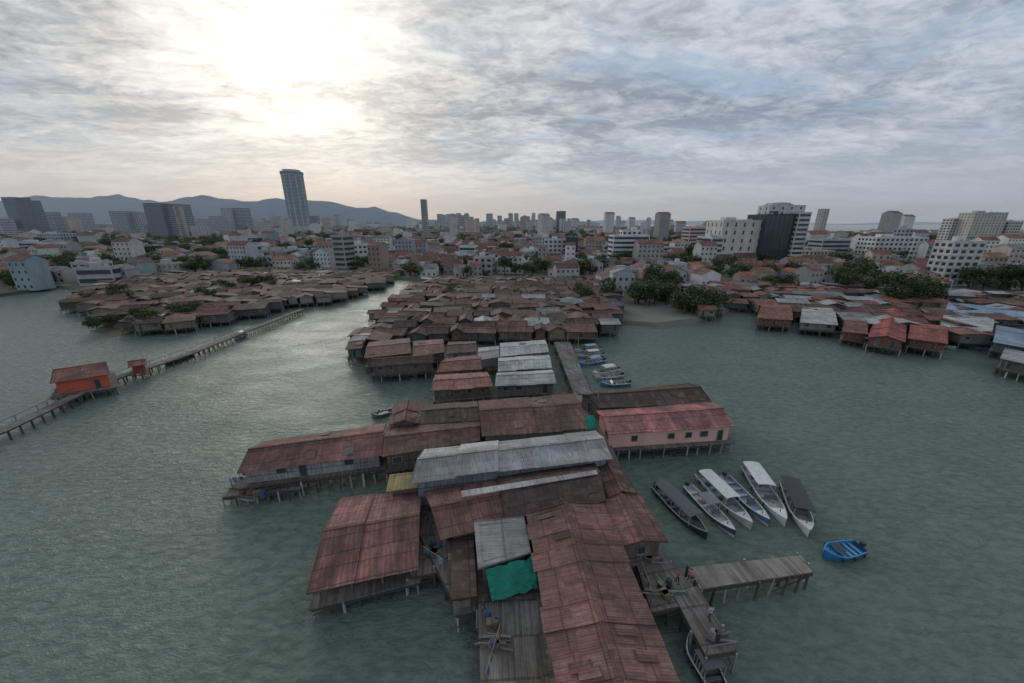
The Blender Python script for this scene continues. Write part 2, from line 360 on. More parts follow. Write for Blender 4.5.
# ================= boats =================
def boat(name,bow,stern,beam,hull=(.7,.7,.68),inner=(.35,.36,.36),trim=(.05,.07,.12),canopy=None,roofc=(.7,.7,.68),sheer=.75,gun=None):
    s=P(*stern); b=P(*bow); L=(b-s).length; ang=atan2(b.y-s.y,b.x-s.x); mb=MB(); S=14; gun=gun or (.62,.62,.6)
    def st(i):
        t=i/S; w=beam/2*(0.78+.22*sin(pi*min(t/.6,1)*.5)) if t<.55 else beam/2*(1-((t-.55)/.45)**2.2*.97)
        zs=sheer*(1+.08*(1-t))+ .75*max(0,t-.5)**2*4*.6; zk=-.25+max(0,t-.75)*4*.22
        return t*L,w,zs,zk
    def ring(i):
        x,w,zs,zk=st(i)
        return [V((x,-w,zs)),V((x,-w*.88,zs*.35)),V((x,-w*.6,zk*.5)),V((x,0,zk)),V((x,w*.6,zk*.5)),V((x,w*.88,zs*.35)),V((x,w,zs))]
    def inn(i):
        x,w,zs,zk=st(i); w=max(w-.12,.01); fz=.28 if i<S*.75 else zs-.1
        x2=min(x,L-.12)
        return [V((x2,-w,zs+.02)),V((x2,-w*.9,fz)),V((x2,w*.9,fz)),V((x2,w,zs+.02))]
    for i in range(S):
        a,c=ring(i),ring(i+1)
        for k in range(6): mb.face([a[k],a[k+1],c[k+1],c[k]],PAINT,trim if (k in(0,5)) else hull)
        a2,c2=inn(i),inn(i+1)
        for k in range(3): mb.face([a2[k],a2[k+1],c2[k+1],c2[k]],PAINT,inner if i<S*.75 else hull)
        mb.face([a[0],c[0],c2[0],a2[0]],PAINT,gun); mb.face([a2[3],c2[3],c[6],a[6]],PAINT,gun)
    a=ring(0); mb.face(a,PAINT,hull); a2=inn(0)
    mb.face([a2[0],a2[3],a2[2],a2[1]],PAINT,hull)
    for k in range(2,10,2):
        x,w,zs,_=st(k); 
        mb.box((x,0,.5),.35,2*(w-.15),.06,PAINT,jc(tuple(c*.8+.05 for c in inner),.3))
        if R()<.35: mb.box((x+.5,ru(-w*.4,w*.4),.29),.5,.4,.35,PAINT,random.choice([(.35,.1,.07),(.05,.15,.3),(.4,.4,.4),(.1,.1,.1)]))
    x,w,zs,_=st(9)
    mb.face([(x,-w*.7,zs),(x,w*.7,zs),(x-.35,w*.6,zs+.45),(x-.35,-w*.6,zs+.45)],GLASS,(.1,.1,.1))
    mb.box((-.15,0,.75),.45,.4,.5,PAINT,(.04,.04,.045)); mb.box((-.25,0,-.3),.16,.12,1.0,PAINT,(.05,.05,.05))
    mb.post(st(12)[0],0,st(12)[2],st(12)[2]+.3,.06,POST,DW)
    for k in(2,6,10):
        for sd in(-1,1):
            x,w,zs,_=st(k); mb.post(x,sd*(w+.08),zs-.5,zs-.05,.1,PAINT,(.04,.04,.04),6)
    if canopy:
        t0,t1=canopy; x0,x1=t0*L,t1*L; w=beam/2*.88; z=2.0; n=6
        for i in range(n):
            y0=-w+2*w*i/n; y1=-w+2*w*(i+1)/n; h=lambda y:z+.16*(1-(y/w)**2)
            mb.face([(x0,y0,h(y0)),(x1,y0,h(y0)),(x1,y1,h(y1)),(x0,y1,h(y1))],PAINT,roofc)
            mb.face([(x0,y0,h(y0)-.06),(x0,y1,h(y1)-.06),(x1,y1,h(y1)-.06),(x1,y0,h(y0)-.06)],PAINT,roofc)
            for xx in(x0,x1): mb.face([(xx,y0,h(y0)-.06),(xx,y1,h(y1)-.06),(xx,y1,h(y1)),(xx,y0,h(y0))],PAINT,roofc)
        for sd in(-1,1): mb.face([(x0,sd*w,z-.06),(x1,sd*w,z-.06),(x1,sd*w,z),(x0,sd*w,z)],PAINT,roofc)
        m=4
        for i in range(m+1):
            for sd in(-1,1): mb.post(lerp(x0+.1,x1-.1,i/m),sd*(w-.08),.6,z,.035,PAINT,(.5,.5,.5))
            mb.beam((lerp(x0+.1,x1-.1,i/m),-w,z+.02),(lerp(x0+.1,x1-.1,i/m),w,z+.02),.05,.05,PAINT,tuple(c*.8 for c in roofc))
    ob=mb.build(name,smooth=True,origin=(0,0,0)); ob.location=(s.x,s.y,0); ob.rotation_euler=(radians(ru(-1.5,1.5)),0,ang); return ob
boat('tour_boat',(706,540),(656,490),2.4,(.05,.055,.06),(.10,.11,.12),(.05,.05,.06),(.08,.80),(.085,.09,.10),gun=(.4,.4,.4))
boat('tour_boat',(734,538),(687,490),2.0,(.66,.66,.66),(.42,.43,.44),(.08,.1,.14),(.35,.6),(.16,.18,.2))
boat('tour_boat',(751,530),(699,478),2.4,(.66,.67,.66),(.3,.3,.3),(.55,.56,.55),(.08,.66),(.62,.63,.61))
boat('tour_boat',(768,527),(724,480),2.0,(.6,.6,.6),(.22,.28,.34),(.1,.2,.36))
boat('tour_boat',(785,527),(747,471),2.6,(.74,.74,.73),(.4,.4,.4),(.7,.7,.7),(.05,.52),(.68,.68,.67))
boat('tour_boat',(808,538),(786,487),2.5,(.66,.66,.66),(.2,.2,.2),(.6,.6,.6),(.05,.74),(.035,.037,.04))
boat('small_fishing_boat',(822,558),(859,551),2.2,(.04,.22,.48),(.05,.24,.45),(.04,.22,.48),gun=(.06,.28,.5))
boat('fishing_boat',(688,640),(716,692),2.2,(.06,.06,.065),(.15,.15,.14),(.05,.05,.05),(.1,.5),(.09,.09,.1))
for bw,stn,bm_,c in [((578,366),(604,362),2.4,(.1,.25,.5)),((574,353),(600,350),2.2,(.5,.52,.55)),((592,376),(618,371),2.4,(.62,.62,.6)),((600,386),(629,385),2.4,(.1,.28,.42)),((576,358),(603,356),2.2,(.12,.3,.5)),((594,380),(622,377),2.4,(.3,.33,.36)),((236,340),(245,336),2,(.4,.4,.4)),
    ((900,352),(851,341),3.2,(.3,.38,.45)),((955,350),(925,345),3,(.25,.3,.32)),((845,335),(818,331),2.6,(.4,.42,.44)),((990,352),(965,347),2.6,(.1,.2,.35)),((1020,362),(1000,357),2.6,(.5,.5,.5)),((166,366),(192,356),2.0,(.14,.09,.07)),((372,418),(390,414),2,(.2,.2,.2))]:
    boat('fishing_boat',bw,stn,bm_,c,(.3,.3,.3),(.5,.5,.5) if R()<.5 else c,(.2,.6) if R()<.6 else None,random.choice([(.6,.6,.6),(.2,.35,.5)]))
# ================= left pier & red pavilion =================
pts=[P(x,y,1.9) for x,y in((-120,476),(0,431),(55,405),(100,383),(190,353),(240,333),(302,309))]
mb=MB()
for a,b in zip(pts,pts[1:]):
    d=(b-a).normalized(); sd=V((-d.y,d.x,0))*1.1
    mb.face([a-sd,b-sd,b+sd,a+sd],DECK,(.24,.22,.20))
    for q in(-sd,sd): mb.beam(a+q-V((0,0,.15)),b+q-V((0,0,.15)),.15,.25,POST,DW)
    n=int((b-a).length/1.7)
    for i in range(n):
        p=lerp(a,b,i/n)
        for q in(-1,1):
            mb.post(p.x+sd.x*q*.9,p.y+sd.y*q*.9,-1.5,1.8,.14,POST,jc(DW,.3))
        if i%2==0: mb.post(p.x+sd.x,p.y+sd.y,1.9,2.9,.05,POST,jc(DW))
    mb.beam(a+sd+V((0,0,1)),b+sd+V((0,0,1)),.06,.06,POST,DW)
mb.build('timber_pier')
HP('red_pavilion',[(50,383),(110,374),(106,361),(60,368)],4.9,rise=1.3,roofc=(.24,.10,.085),wallc=(.50,.11,.07),wmat=WALL,floor=2.0,deckout=.8)
HP('pier_hut',[(128,367),(147,364),(146,359),(129,361)],4.0,rise=.7,roofc=RD,wallc=(.4,.10,.07),floor=2.0)
# ================= village fill =================
def inpoly(x,y,poly):
    c=False; n=len(poly)
    for i in range(n):
        x1,y1=poly[i];x2,y2=poly[i-1]
        if (y1>y)!=(y2>y) and x<(x2-x1)*(y-y1)/(y2-y1)+x1: c=not c
    return c
def region(px,z=3): return [(P(x,y,z).x,P(x,y,z).y) for x,y in px]
pal=[RB,RB2,DB,RB2,DB,(.15,.088,.076),RB2,(.21,.115,.10),(.27,.12,.10),(.17,.10,.088),(.12,.088,.078),(.16,.13,.12)]
walls=[(.2,.18,.16),(.34,.33,.3),(.16,.17,.17),(.14,.11,.09),(.10,.16,.14),(.3,.27,.22),(.25,.13,.1)]
def fill(poly,rot,cw,cl,prob,pal,light=.04,zj=1.0,floor=2.0,name='stilt_house',zb=3.9):
    xs=[p[0] for p in poly];ys=[p[1] for p in poly]; cx=sum(xs)/len(xs);cy=sum(ys)/len(ys)
    ca,sa=cos(rot),sin(rot); Rm=max(max(xs)-min(xs),max(ys)-min(ys))
    y=-Rm
    k=0
    while y<Rm:
        l=cl*ru(.7,1.2); x=-Rm+ru(0,5)
        while x<Rm:
            w=cw*ru(.6,1.6)
            mx,my=x+w/2,y+l/2; wx,wy=cx+mx*ca-my*sa,cy+mx*sa+my*ca
            if inpoly(wx,wy,poly) and R()<prob:
                z=ru(zb,zb+zj); g=ru(-.35,.35); tw=radians(random.gauss(0,5))
                hw,hl=w/2-g,l/2-ru(-.8,.5)
                ox,oy=ru(-.5,.5),ru(-1.2,1.2)
                C=[]
                for a_,b_ in((-hw,-hl),(hw,-hl),(hw,hl),(-hw,hl)):
                    aa=mx+ox+a_*cos(tw)-b_*sin(tw); bb=my+oy+a_*sin(tw)+b_*cos(tw)
                    C.append(V((cx+aa*ca-bb*sa,cy+aa*sa+bb*ca,z)))
                u=R(); mt=ROOF
                c=random.choice(pal)
                if u<light: c=(.42,.43,.42); mt=METAL
                elif u<light*2: c=(.30,.30,.295); mt=METAL
                elif u<light*2.4: c=(.15,.27,.27); mt=METAL
                house(name,C,rise=ru(.6,1.3),axis=1 if R()<(.7 if l>w else .25) else 0,roofc=c,mat=mt,wallc=random.choice(walls),full=False,near=wy<150,floor=floor,nsec=max(1,int(max(w,l)/5)),kind='gable' if R()<.8 else 'shed',step=3,patch=.25)
                k+=1
            x+=w
        y+=l
    return k
cen=region([(350,349),(372,320),(398,303),(412,287),(430,280),(600,279),(618,290),(622,312),(612,332),(575,338),(546,339),(446,340),(443,336)])
print('central',fill(cen,radians(3),7,7,.97,pal,.035))
lef=region([(72,300),(95,285),(160,274),(300,270),(400,272),(392,280),(330,298),(262,309),(205,322),(150,329),(120,320),(98,312)])
print('left',fill(lef,radians(24),7.5,7.5,.95,pal,.018))
rig=region([(655,304),(668,288),(760,283),(900,290),(1024,296),(1250,310),(1250,372),(1024,345),(950,338),(905,332),(850,326),(790,312),(740,306),(700,314)])
print('right',fill(rig,radians(-14),8,8.5,.82,[RB,RD,OR,RB2,(.36,.14,.10),DB,RD,(.24,.14,.12)],.11))
for px,c,mt,w in [([(757,318),(793,320),(790,305),(762,304)],(.36,.13,.10),ROOF,(.3,.13,.1)),([(800,322),(838,325),(832,308),(802,307)],(.5,.5,.48),METAL,(.3,.3,.3)),
  ([(842,331),(868,334),(865,318),(845,317)],RD,ROOF,(.25,.10,.08)),([(868,337),(905,342),(907,312),(880,309)],(.46,.12,.09),ROOF,(.25,.12,.1)),([(908,338),(948,344),(945,326),(910,322)],(.40,.11,.08),ROOF,(.25,.12,.1)),
  ([(940,326),(992,333),(994,318),(944,313)],LG,METAL,(.2,.22,.2)),([(993,342),(1060,354),(1050,334),(996,325)],(.24,.35,.46),METAL,(.15,.17,.2)),([(945,311),(1050,324),(1045,312),(948,302)],(.28,.40,.52),METAL,(.2,.28,.35)),([(1000,358),(1080,376),(1070,360),(1005,348)],GR,METAL,(.1,.12,.14))]:
    HP('waterfront_shed',px,4.6,rise=1.1,axis=1 if abs(px[0][1]-px[3][1])>18 else 0,roofc=c,mat=mt,wallc=w,full=False,floor=2.2,patch=.0,vary=.06)
# ================= land, water =================
def ground_mat():
    m,nt,b=newmat('town_ground'); t=NT(nt); geo=t.n('ShaderNodeNewGeometry').outputs['Position']
    n=t.noise(geo,.02,5,.6); n2=t.noise(geo,.3,4,.6)
    c=t.mix(t.ramp(n,.4,.6),(.07,.095,.045),(.21,.195,.17)); c=t.mix(t.ramp(n2,.4,.7,0,.6),c,(.15,.14,.12))
    t.l(c,b.inputs['Base Color']); b.inputs['Roughness'].default_value=.95; return m
GND=ground_mat()
coast=[P(x,y,0) for x,y in((-1500,330),(-300,305),(0,297),(60,288),(90,292),(92,303),(105,322),(130,331),(165,329),(205,320),(262,306),(310,293),(352,283),(392,279),(420,281),(590,283),(612,300),(618,324),(655,327),(695,322),(728,311),(790,311),(860,322),(950,332),(1100,345),(1500,370),(2600,420))]
far=[V((3500,700,0)),V((2600,900,0)),V((1400,1050,0)),V((900,1200,0)),V((1000,2500,0)),V((1500,5000,0)),V((600,14000,0)),V((-16000,14000,0)),V((-16000,300,0))]
poly=coast+far
tris=mathutils.geometry.tessellate_polygon([[V((p.x,p.y,0)) for p in poly]])
N=len(poly); vs=[(p.x,p.y,1.6) for p in poly]+[(p.x,p.y-(2.5 if i<len(coast) else 0),-1.5) for i,p in enumerate(poly)]
fs=[]
for tr in tris:
    a,b,c=[V((poly[i].x,poly[i].y,0)) for i in tr]
    fs.append(tuple(tr) if (b-a).cross(c-a).z>0 else tuple(reversed(tr)))
for i in range(N-1): fs.append((i,i+N,i+1+N,i+1))
me=bpy.data.meshes.new('ground'); me.from_pydata(vs,[],fs); me.materials.append(GND)
bpy.context.scene.collection.objects.link(bpy.data.objects.new('ground',me))
landxy=[(p.x,p.y) for p in poly]
def mudflat(px,col):
    pts=[P(x,y,.3) for x,y in px]; c=sum(pts,V((0,0,0)))/len(pts); mb=MB(); ring=[]
    for i in range(len(pts)):
        for s_ in range(6):
            q=lerp(pts[i],pts[(i+1)%len(pts)],s_/6); k=1+.22*mathutils.noise.noise(V((q.x*.12,q.y*.12,4))); q=c+(q-c)*k; q.z=-.12; ring.append(q)
    for i in range(len(ring)):
        a,b=ring[i],ring[(i+1)%len(ring)]; a2,b2=lerp(a,c,.45),lerp(b,c,.45); a2.z=b2.z=.22; cc=V((c.x,c.y,.35))
        mb.face([a,b,b2,a2],WALL,col); mb.face([a2,b2,cc],WALL,col)
    mb.build('mud_flat',smooth=True)
mudflat([(82,330),(100,325),(170,326),(150,335),(110,337)],(.14,.12,.09))
mudflat([(612,318),(650,322),(695,320),(690,325),(650,329),(615,328)],(.17,.155,.12))
m,nt,b=newmat('sea_water'); t=NT(nt); geo=t.n('ShaderNodeNewGeometry').outputs['Position']
big=t.noise(t.scalevec(geo,(1,.6,1)),.012,3,.5,.6)
c=t.mix(t.ramp(big,.35,.65),(.140,.188,.148),(.172,.222,.178))
r1=t.noise(t.scalevec(geo,(.75,1.5,1)),.85,5,.70,.4); r2=t.noise(t.scalevec(geo,(1,1.7,1)),3.4,2,.6)
rb=t.noise(t.scalevec(geo,(.8,1.4,1)),.10,3,.55,.5)
c=t.mix(t.ramp(r1,.42,.60,0,.65),c,(.075,.112,.088))  # light and dark of the ripples put into the colour, following the bump
t.l(c,b.inputs['Base Color'])
b.inputs['Roughness'].default_value=.22; b.inputs['IOR'].default_value=1.33; b.inputs['Specular IOR Level'].default_value=.42
hh=t.math('ADD',t.math('MULTIPLY',r1,t.ramp(rb,.35,.65,.35,.75)),t.math('MULTIPLY',r2,.10))
bp=t.n('ShaderNodeBump'); bp.inputs['Strength'].default_value=1; bp.inputs['Distance'].default_value=.7; t.l(hh,bp.inputs['Height']); t.l(bp.outputs[0],b.inputs['Normal'])
me=bpy.data.meshes.new('sea_water'); S=40000; me.from_pydata([(-S,-S,0),(S,-S,0),(S,S,0),(-S,S,0)],[],[(0,1,2,3)]); me.materials.append(m)
bpy.context.scene.collection.objects.link(bpy.data.objects.new('sea_water',me))
# ================= city buildings =================
def facade(mb,cx,cy,z0,w,d,h,rot,wc,style='grid',fh=3.4,bay=3.6,detail=True,roofc=None,glassc=(.05,.07,.08)):
    gm=GLASS if detail else FGLASS
    ca,sa=cos(rot),sin(rot)
    W=lambda x,y:(cx+x*ca-y*sa,cy+x*sa+y*ca)
    poly=[W(-w/2,-d/2),W(w/2,-d/2),W(w/2,d/2),W(-w/2,d/2)]
    mb.prism(poly,z0-1,z0+h,WALL,wc,WALL,roofc or tuple(x*.7 for x in wc))
    if detail:
        for i in range(4):
            a=V((*poly[i],z0+h+.35));b=V((*poly[(i+1)%4],z0+h+.35)); mb.beam(a,b,.3,.8,WALL,wc)
        q=W(ru(-.2,.2)*w,ru(-.1,.2)*d); mb.box((q[0],q[1],z0+h),w*.25,d*.3,3,WALL,jc(wc),rot)
        for _ in range(3):
            q=W(ru(-.4,.4)*w,ru(-.4,.4)*d); mb.box((q[0],q[1],z0+h),1.6,1.6,1.6,WALL,(.4,.42,.44),rot)
    nf=max(1,int(h/fh)); f2=h/nf
    for i in range(4):
        if i==2: continue
        a=V((*poly[i],0));b=V((*poly[(i+1)%4],0)); ln=(b-a).length; e=(b-a)/ln; no=V((e.y,-e.x,0))*.08
        nb=max(1,int(ln/bay)); bw=ln/nb
        for k in range(nf):
            za=z0+k*f2+f2*.3; zb=z0+k*f2+f2*.8
            if style=='bands':
                p=a+e*.6+no;q=b-e*.6+no; mb.face([(p.x,p.y,za),(q.x,q.y,za),(q.x,q.y,zb),(p.x,p.y,zb)],gm,glassc)
                if detail: mb.beam((p.x,p.y,za-.15),(q.x,q.y,za-.15),.5,.25,WALL,jc(wc,.05))
            else:
                g=.22 if style=='grid' else (.4 if style=='slits' else .06)
                z1,z2=(za,zb) if style!='glass' else (z0+k*f2+.25,z0+(k+1)*f2)
                for j in range(nb):
                    p=a+e*(bw*(j+g))+no;q=a+e*(bw*(j+1-g))+no
                    mb.face([(p.x,p.y,z1),(q.x,q.y,z1),(q.x,q.y,z2),(p.x,p.y,z2)],gm,glassc)
                if detail and style=='grid' and k: 
                    p=a+no;q=b+no; mb.beam((p.x,p.y,z0+k*f2),(q.x,q.y,z0+k*f2),.35,.18,WALL,jc(wc,.05))
def tower(name,x0,x1,ytop,Y,depth,wc,style='grid',rot=0,**k):
    p=at_dist((x0+x1)/2,ytop,Y); fw=Y*cos(PIT)-(p.z-H)*sin(PIT); w=(x1-x0)/F*fw
    mb=MB(); facade(mb,p.x,Y+depth/2,2,w,depth,p.z-2,rot,wc,style,**k); return mb.build(name)
W1=(.6,.61,.6)
tw=[(0,14,197,900,30,(.24,.28,.34),'bands'),(13,25,200,930,30,(.30,.34,.40),'bands'),(36,50,212,1100,25,(.42,.46,.5),'bands'),(67,82,213,1100,25,(.42,.46,.5),'grid'),(26,34,221,1000,20,(.5,.5,.5),'grid'),(52,64,219,1200,20,(.45,.48,.5),'grid'),(88,104,224,1000,20,(.5,.52,.54),'grid'),(196,206,219,1150,20,(.45,.48,.5),'grid'),
(108,124,211,900,30,(.40,.43,.46),'grid'),(124,138,212,915,30,(.48,.51,.54),'grid'),(142,160,203,800,25,(.27,.31,.36),'bands'),(161,180,204,810,25,(.32,.36,.41),'bands'),(180,194,222,900,30,(.5,.52,.54),'grid'),
(220,230,208,1100,25,(.5,.53,.56),'grid'),(232,244,208,1110,25,(.43,.48,.52),'bands'),(248,258,222,1200,25,W1,'grid'),(208,219,216,1000,30,(.45,.48,.5),'grid'),
(309,316,216,1400,25,(.3,.35,.4),'bands'),(0,34,243,420,22,(.55,.6,.64),'bands'),(36,60,234,560,20,(.48,.52,.56),'grid'),(62,88,236,575,20,(.52,.55,.58),'bands'),(262,274,224,1000,20,W1,'grid'),(275,283,226,1000,20,W1,'grid'),
(557,566,211,1100,25,(.16,.2,.25),'glass'),(339,366,245,330,14,(.62,.62,.60),'grid'),(459,476,247,330,14,(.64,.64,.62),'bands'),(478,490,253,340,12,(.5,.5,.48),'grid'),
(545,567,240,360,16,(.62,.62,.62),'grid'),(567,579,238,345,14,(.05,.10,.11),'glass'),(614,650,236,300,16,(.72,.72,.70),'bands'),(622,642,231,304,8,(.72,.72,.70),'grid'),
(690,719,228,420,18,(.62,.48,.46),'bands'),(880,928,238,330,20,(.66,.66,.65),'grid'),(955,974,219,520,14,(.60,.59,.56),'grid'),(978,1008,213,500,20,(.55,.52,.45),'slits'),(1008,1024,222,500,20,(.58,.55,.5),'grid'),
(822,852,240,360,16,(.46,.48,.50),'bands'),(985,1030,247,340,16,(.66,.66,.64),'grid'),(930,975,253,330,18,(.64,.62,.58),'grid'),(700,716,252,300,12,(.5,.5,.5),'grid'),(855,876,245,420,14,(.46,.44,.42),'grid'),
(586,600,240,420,14,(.46,.34,.3),'grid'),(604,613,246,380,14,(.55,.55,.53),'grid'),(420,436,243,520,16,(.55,.53,.5),'grid'),(120,150,246,420,18,(.36,.52,.56),'bands'),(214,244,250,400,16,(.6,.61,.6),'slits'),(165,180,244,500,16,(.55,.55,.55),'grid'),(246,268,246,440,16,(.6,.6,.58),'bands'),(270,300,250,380,16,(.5,.55,.58),'grid'),
(497,512,244,480,16,(.5,.5,.5),'grid'),(652,668,243,480,16,(.52,.52,.52),'slits'),(300,326,247,420,16,(.56,.56,.55),'bands'),(384,400,249,440,16,(.55,.52,.5),'grid')]
for t_ in tw: tower('tower_block' if t_[2]<236 else 'office_block',*t_[:5],t_[5],t_[6],rot=radians(ru(-6,6)),detail=t_[3]<600,bay=3.6 if t_[3]<600 else 5,fh=3.4 if t_[3]<600 else 3.8)
p=at_dist(284,170,1250); px0=p.x; mb=MB(); n=12; r=33; cy=1290
def ngon(r,n=12,o=0): return [(px0+r*cos(2*pi*(i+.5)/n+o),cy+r*sin(2*pi*(i+.5)/n+o)) for i in range(n)]
mb.prism(ngon(r),2,p.z,WALL,(.42,.47,.52)); k=0
while 30+k*4.2<p.z-14:
    za=30+k*4.2; q=ngon(r+.4)
    for i in range(n):
        a,b=V(q[i]),V(q[(i+1)%n]); a,b=lerp(a,b,.12),lerp(a,b,.88); mb.face([(a[0],a[1],za),(b[0],b[1],za),(b[0],b[1],za+2.1),(a[0],a[1],za+2.1)],FGLASS,(.05,.06,.07))
    k+=1
mb.prism(ngon(r+1.5),p.z-9,p.z-2,WALL,(.22,.25,.29)); mb.prism(ngon(r*.8),p.z,p.z+5,WALL,(.4,.43,.46)); mb.prism(ngon(r*1.9,4),2,30,WALL,(.5,.5,.5))
mb.build('round_skyscraper')
mb=MB()
def blk(x0,x1,yt,Y,dp,wc,st,**k):
    p=at_dist((x0+x1)/2,yt,Y); fw=Y*cos(PIT)-(p.z-H)*sin(PIT); facade(mb,p.x,Y+dp/2,2,(x1-x0)/F*fw,dp,p.z-2,0,wc,st,**k); return p
blk(724,767,221,300,26,(.62,.59,.54),'slits',bay=6,fh=6)
blk(767,800,215,296,24,(.05,.085,.09),'glass')
blk(800,812,213,293,28,(.6,.6,.58),'bands')
p=blk(770,806,206,304,14,(.58,.6,.57),'slits',bay=6)
blk(712,724,238,298,24,(.6,.6,.58),'bands')
mb.box((p.x-3,311,p.z),14,8,2.5,WALL,(.5,.52,.5))
mb.build('office_complex')
TILE=[(.33,.13,.09),(.27,.13,.10),(.34,.16,.11),(.22,.10,.08),(.2,.10,.08),(.26,.12,.10),(.30,.30,.30),(.3,.15,.12),(.18,.11,.10),(.45,.45,.44),(.24,.20,.19)]
TILE2=[(.40,.17,.11),(.36,.14,.09),(.30,.13,.09),(.42,.19,.13),(.26,.12,.10),(.3,.3,.3)]
WC=[(.60,.60,.58),(.55,.54,.5),(.42,.42,.42),(.5,.52,.54),(.46,.42,.36),(.66,.66,.65),(.34,.38,.41),(.58,.57,.55),(.36,.35,.33),(.42,.33,.28)]
def lowrise(mb,cx,cy,w,d,h,rot,near):
    wc=jc(random.choice(WC),.15)
    if R()<(.82 if cx<100 else .9):
        ca,sa=cos(rot),sin(rot)
        C=[V((cx+x*ca-y*sa,cy+x*sa+y*ca,1.6+h)) for x,y in((-w/2,-d/2),(w/2,-d/2),(w/2,d/2),(-w/2,d/2))]
        house('x',C,rise=min(w,d)*.25,axis=0 if R()<.7 else 1,roofc=jc(random.choice(TILE if cx<100 else TILE2),.2),wallc=wc,wmat=WALL,near=False,ground=True,floor=1,mb=mb,nsec=1,ov=.4)
        if near:
            nf=max(1,int(h/3.3))
            for k in range(nf):
                for j in range(max(1,int(w/3))):
                    nb=max(1,int(w/3)); x=-w/2+w*(j+.5)/nb; y=-d/2+.34
                    a=(cx+(x-.6)*ca-y*sa,cy+(x-.6)*sa+y*ca);b=(cx+(x+.6)*ca-y*sa,cy+(x+.6)*sa+y*ca); z=1.6+k*h/nf+.9
                    mb.face([(a[0],a[1],z),(b[0],b[1],z),(b[0],b[1],z+1.5),(a[0],a[1],z+1.5)],GLASS,(.05,.06,.07))
    else:
        facade(mb,cx,cy,1.6,w,d,h*ru(1,1.4),rot,wc,random.choice(['grid','slits','bands','grid']),detail=near,bay=3.5 if near else 6)
trees_at=[]
Y=205.0; row=0
far_mb=MB(); cnt=0
while Y<3200:
    step=12+.03*(Y-200); X=-1.55*Y; rot=radians(10*sin(row*.7))
    while X<1.55*Y:
        nz=mathutils.noise.noise(V((X*.006,Y*.006,1.7)))
        w=ru(6,18)*(1+Y/1500); d=min(step*.85,ru(9,16)*(1+Y/1600))
        cx=X+w/2; ok=inpoly(cx,Y-6,landxy) and inpoly(cx,Y+8,landxy)
        for rg in(cen,lef,rig):
            if inpoly(cx,Y-4,rg) or inpoly(cx,Y-10,rg): ok=False
        if ok:
            u=R()
            if u<.26+.6*max(0,nz):
                trees_at.append((cx,Y+ru(-4,4),ru(.8,1.4)*(1+Y/2500)))
                if R()<.6: trees_at.append((cx+ru(3,8),Y+ru(-5,5),ru(.7,1.2)*(1+Y/2500)))
            else:
                h=ru(4,9.5)
                if R()<.06: h=ru(12,22)
                if Y>700 and R()<.04: h=ru(25,60)
                if Y<420:
                    b_=MB(); lowrise(b_,cx,Y+ru(-4,4),w*ru(.8,1),d,h,rot+radians(random.gauss(0,9)),True); b_.build('shophouse')
                else: lowrise(far_mb,cx,Y+ru(-6,6),w,d,h,rot+radians(random.gauss(0,10)),False)
                cnt+=1
        X+=w+ (ru(0,1.5) if R()<.8 else ru(4,10))
    Y+=step; row+=1
far_mb.build('distant_town')
print('city',cnt,len(far_mb.f),'trees',len(trees_at))
mb=MB()
for _ in range(85):
    x=random.choice([ru(440,480),ru(490,560),ru(425,620),ru(180,420),ru(0,200)]); Yd=ru(2200,4500); p=at_dist(x,ru(213,221),Yd)
    if x>200 and x<430 and R()<.5: continue
    facade(mb,p.x,Yd,2,ru(22,45),25,p.z,radians(ru(-10,10)),jc((.40,.44,.48),.25),'bands',fh=9,detail=False)
mb.build('distant_skyline')
# ================= hills =================
prof=[(-900,210),(-300,204),(-60,201),(30,203),(60,199),(95,197),(130,199),(165,201),(200,196),(235,195),(270,200),(300,204),(330,205),(360,208),(385,212),(410,219),(440,221),(520,222),(600,223)]
def pf(x):
    for (a,ya),(b,yb) in zip(prof,prof[1:]):
        if a<=x<=b: return ya+(yb-ya)*(x-a)/(b-a)
    return 224
def hillmesh(name,Y0,x0,x1,fn,nx,depth,col,amp):
    vs=[];fs=[];ny=20
    for i in range(nx+1):
        x=x0+(x1-x0)*i/nx; top=at_dist(x,fn(x),Y0+depth*.6)
        for j in range(ny+1):
            t_=j/ny; pr=sin(min(t_/.6,1)*pi/2)**1.3 if t_<.6 else max(0,cos((t_-.6)/.4*pi/2))
            X=top.x*(Y0+depth*t_)/(Y0+depth*.6)
            nz=mathutils.noise.fractal(V((X*.0012,(Y0+depth*t_)*.0012,2.3)),1,2,6)
            z=max(0,top.z)*pr*(1+.08*nz)+ nz*amp*sin(pi*t_)
            vs.append((X,Y0+depth*t_,z if 0<j<ny else -5))
    for i in range(nx):
        for j in range(ny):
            a=i*(ny+1)+j; fs.append((a,a+ny+1,a+ny+2,a+1))
    me=bpy.data.meshes.new(name); me.from_pydata(vs,[],fs); me.shade_smooth()
    m,nt,b=newmat(name); t=NT(nt); geo=t.n('ShaderNodeNewGeometry').outputs['Position']; n_=t.noise(geo,.004,5,.6)
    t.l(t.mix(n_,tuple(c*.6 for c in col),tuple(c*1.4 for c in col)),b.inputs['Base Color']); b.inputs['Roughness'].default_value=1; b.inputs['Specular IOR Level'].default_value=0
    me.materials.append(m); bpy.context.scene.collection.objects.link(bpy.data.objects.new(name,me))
hillmesh('hills',4800,-900,600,pf,200,2600,(.10,.155,.215),90)  # bluish base colour has aerial haze painted in
hillmesh('distant_hills',16000,560,1500,lambda x:221.5-1.6*sin((x-600)/60.)-1.2*sin(x/23.),90,2000,(.24,.31,.38),10)  # paler base colour, haze of the greater distance painted in
